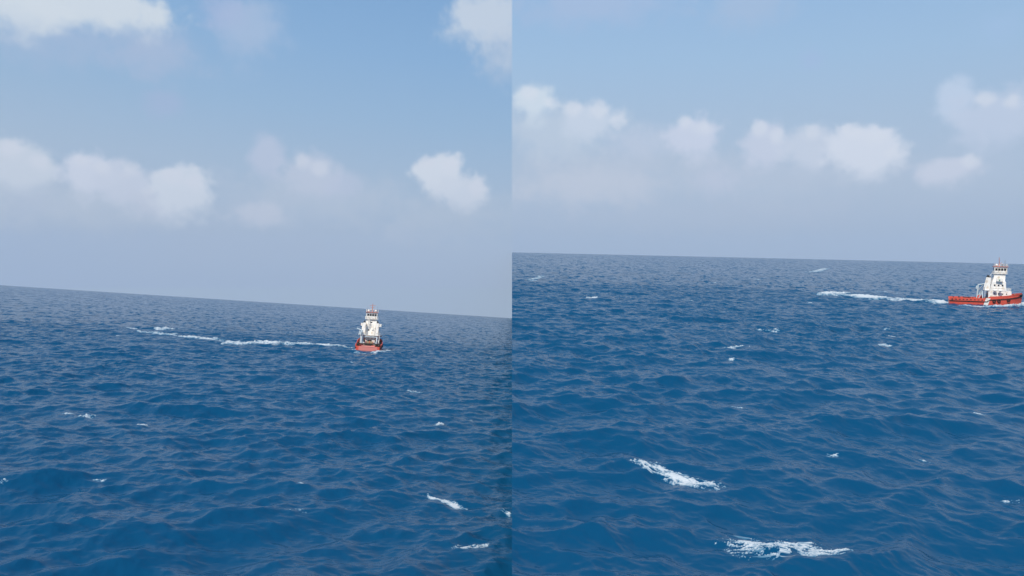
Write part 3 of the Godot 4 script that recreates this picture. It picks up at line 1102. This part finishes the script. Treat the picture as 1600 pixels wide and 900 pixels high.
func foam_for_left(L: Dictionary, at: Vector2) -> void:
	var st := new_st()
	foam_strip(st, L, px_path(L, [[270, 526], [300, 528], [340, 531]]), [6, 8, 6], 0.5, 0.4, 1.2, 0.09, 3)
	foam_strip(st, L, px_path(L, [[352, 537.5], [390, 537]]), [6, 7], 0.5, 0.45, 1.1, 0.09, 4)
	foam_strip(st, L, px_path(L, [[390, 538], [430, 535.5], [470, 536.5]]), [7, 10, 7], 0.5, 0.5, 1.5, 0.09, 5)
	foam_strip(st, L, px_path(L, [[465, 538.5], [500, 539], [550, 543]]), [6, 6, 5], 0.5, 0.4, 1.1, 0.09, 6)
	foam_strip(st, L, px_path(L, [[545, 546], [560, 551], [580, 553], [600, 550], [612, 546]]), [2.5, 3, 3, 3, 2], 0.4, 0.3, 0.7, 0.14, 7)
	foam_strip(st, L, px_path(L, [[228, 519], [250, 520]]), [6, 6], 0.55, 0.3, 1.0, 0.09, 8)
	foam_strip(st, L, px_path(L, [[250, 515.5], [270, 513]]), [5, 5], 0.55, 0.4, 1.0, 0.09, 9)
	foam_strip(st, L, px_path(L, [[268, 525], [340, 531.5], [395, 537.5], [470, 537.5], [556, 544]]), [8, 9, 9, 9, 6], 0.5, 0.22, 1.0, 0.13, 10, 0.2)
	foam_strip(st, L, px_path(L, [[222, 517], [245, 521], [275, 526]]), [8, 9, 8], 0.5, 0.1, 1.0, 0.13, 11, 0.2)
	tag(foam_done("wake", st), "broken white wake curving up to the stern of the tug seen from astern", "wake", "wakes of the tugs")
	var small := "small white crest breaking on a blue wave in the nearer water"
	var g1 := "distant whitecaps"
	var g2 := "nearer small whitecaps"
	var wake_end := "small white fleck at the ragged far end of the broken wake"
	var pair := "one of two white flecks close together beyond the tug seen from astern"
	var under := "tiny white fleck just under the tilted horizon"
	var beside := "small white crest on the side of the end-on tug away from its wake"
	for q in [[205, 512, 14, wake_end], [182, 523, 9, wake_end], [115, 473, 7, under], [437, 488, 7, under], [515, 498, 9, under], [549, 566, 10, "small white crest just below the transom of the tug seen from astern"], [647, 549, 8, beside], [690, 545, 10, beside], [668, 503, 12, pair], [683, 504, 8, pair], [745, 522, 9, beside], [365, 487, 6, under], [237, 526, 12, wake_end], [40, 497, 8, under], [770, 560, 10, beside]]:
		whitecap(L, [[q[0] - q[2] * 0.7, q[1]], [q[0] + q[2] * 0.7, q[1] + q[2] * 0.08]], 2.0, 0.3, 0.45, int(q[0]), q[3], g1, 0.15)
	for q in [[105, 627, 9], [107, 647, 14], [160, 748, 9], [5, 757, 9], [362, 719, 20], [474, 755, 10], [735, 653, 18], [470, 800, 19]]:
		whitecap(L, [[q[0] - q[2] * 0.9, q[1] - 1], [q[0], q[1] + 1], [q[0] + q[2] * 0.9, q[1] + 2]], 0.65, 0.22, 0.16, int(q[0]), small, g2, 0.2)
	whitecap(L, [[125, 655], [138, 650], [148, 647]], 1.1, 0.35, 0.4, 21, "short foaming crest at the top of a dark blue wave hollow", "")
	whitecap(L, [[214, 661], [228, 664], [238, 664]], 1.0, 0.45, 0.4, 22, "bright hooked whitecap on the wave beside a dark blue hollow", "")
	whitecap(L, [[676, 664], [684, 665], [690, 660]], 0.9, 0.4, 0.4, 23, "small bright hook-shaped whitecap with a dark wave beside it", "")
	whitecap(L, [[632, 609], [645, 611], [662, 612]], 1.2, 0.2, 0.4, 24, "thin whitecap drawn out to a faint tail", "")
	whitecap(L, [[668, 774], [697, 784], [728, 794]], 0.5, 0.55, 0.16, 25, "long narrow white streak of foam slanting across smooth blue water", "")
	whitecap(L, [[780, 799], [792, 803], [799, 806]], 0.4, 0.45, 0.14, 26, "short white streak in line with the long slanting foam streak", "")
	whitecap(L, [[704, 863], [725, 859], [745, 857], [768, 853]], 0.75, 0.1, 0.14, 27, "lacy broken foam patch just below the slanting streaks", "", 0.85)

func foam_for_right(R: Dictionary, at: Vector2) -> void:
	var st := new_st()
	foam_strip(st, R, px_path(R, [[1272, 460.5], [1300, 459], [1325, 457]]), [7, 8, 9], 0.5, 0.5, 1.2, 0.09, 31)
	foam_strip(st, R, px_path(R, [[1342, 463], [1365, 466], [1386, 468]]), [8, 11, 8], 0.5, 0.6, 1.4, 0.09, 32)
	foam_strip(st, R, px_path(R, [[1385, 468], [1420, 469.5], [1450, 471.5], [1490, 474]]), [8, 10, 9, 7], 0.5, 0.6, 1.2, 0.09, 33)
	foam_strip(st, R, px_path(R, [[1322, 453], [1370, 455], [1420, 461]]), [4, 4, 3], 0.55, 0.0, 0.6, 0.09, 34)
	foam_strip(st, R, px_path(R, [[1480, 477], [1520, 478.5], [1560, 479.5], [1600, 478.5]]), [2.5, 2.5, 2.5, 2.5], 0.4, 0.5, 0.8, 0.14, 35)
	foam_strip(st, R, px_path(R, [[1576, 479.5], [1592, 478], [1604, 475], [1618, 474]]), [2.5, 3.5, 3.5, 2], 0.35, 0.6, 1.5, 0.14, 36)
	foam_strip(st, R, px_path(R, [[1270, 460], [1330, 461], [1400, 468], [1486, 474]]), [8, 10, 10, 7], 0.5, 0.2, 0.9, 0.13, 37, 0.2)
	tag(foam_done("wake", st), "straight bright white wake streaming from the stern of the tug seen side-on", "wake", "wakes of the tugs")
	var tiny := "small distant white crest breaking on open blue water"
	var small := "small white crest breaking on a blue wave in the nearer water"
	var g1 := "distant whitecaps"
	var g2 := "nearer small whitecaps"
	var front := "small white fleck close in front of the straight wake's far end"
	var four := "small white crest in a cluster of four in front of the straight wake"
	var level := "tiny white fleck just under the nearly level horizon"
	for q in [[1322, 469, 9, front], [1265, 473, 8, front], [1387, 514, 14, four], [1375, 505, 10, four], [1494, 421, 9, level], [1112, 441, 14, level], [1180, 436, 20, level], [822, 460, 9, tiny], [1383, 541, 18, four], [1395, 525, 8, four], [1145, 563, 10, tiny], [1080, 470, 10, tiny]]:
		whitecap(R, [[q[0] - q[2] * 0.7, q[1]], [q[0] + q[2] * 0.7, q[1] + q[2] * 0.06]], 1.9, 0.3, 0.4, int(q[0]), q[3], g1, 0.15)
	for q in [[1300, 710, 13], [1449, 715, 14], [1150, 634, 16], [1368, 625, 14], [1535, 650, 14], [1580, 775, 20]]:
		whitecap(R, [[q[0] - q[2] * 0.9, q[1] - 1], [q[0], q[1] + 1], [q[0] + q[2] * 0.9, q[1] + 2]], 0.65, 0.22, 0.16, int(q[0]), small, g2, 0.2)
	whitecap(R, [[914, 466], [925, 466], [936, 466]], 4.0, 0.5, 0.9, 41, "bright flat whitecap alone in the empty water far from the wake", "")
	whitecap(R, [[818, 441], [832, 438], [850, 430]], 5.0, 0.1, 0.8, 42, "faint distant foam streak close under the horizon", "")
	whitecap(R, [[1258, 426], [1275, 424], [1292, 419]], 9.0, 0.15, 0.9, 43, "faint curved foam streak beyond the straight wake", "")
	whitecap(R, [[1178, 513], [1200, 515], [1224, 517]], 2.4, 0.2, 0.5, 44, "ragged double whitecap of thin broken streaks", "")
	whitecap(R, [[1130, 544], [1150, 542], [1168, 539]], 1.8, 0.3, 0.5, 45, "narrow whitecap rising to one side on a dark wave", "")
	whitecap(R, [[1002, 724], [1030, 736], [1060, 742], [1090, 752], [1124, 763]], 1.6, 0.48, 0.2, 46, "large oblong patch of thick white foam with dark gaps", "", 0.5)
	whitecap(R, [[1125, 851], [1170, 846], [1215, 852], [1260, 851], [1330, 863]], 2.1, 0.34, 0.15, 47, "long lacy band of white foam full of holes", "", 0.8)
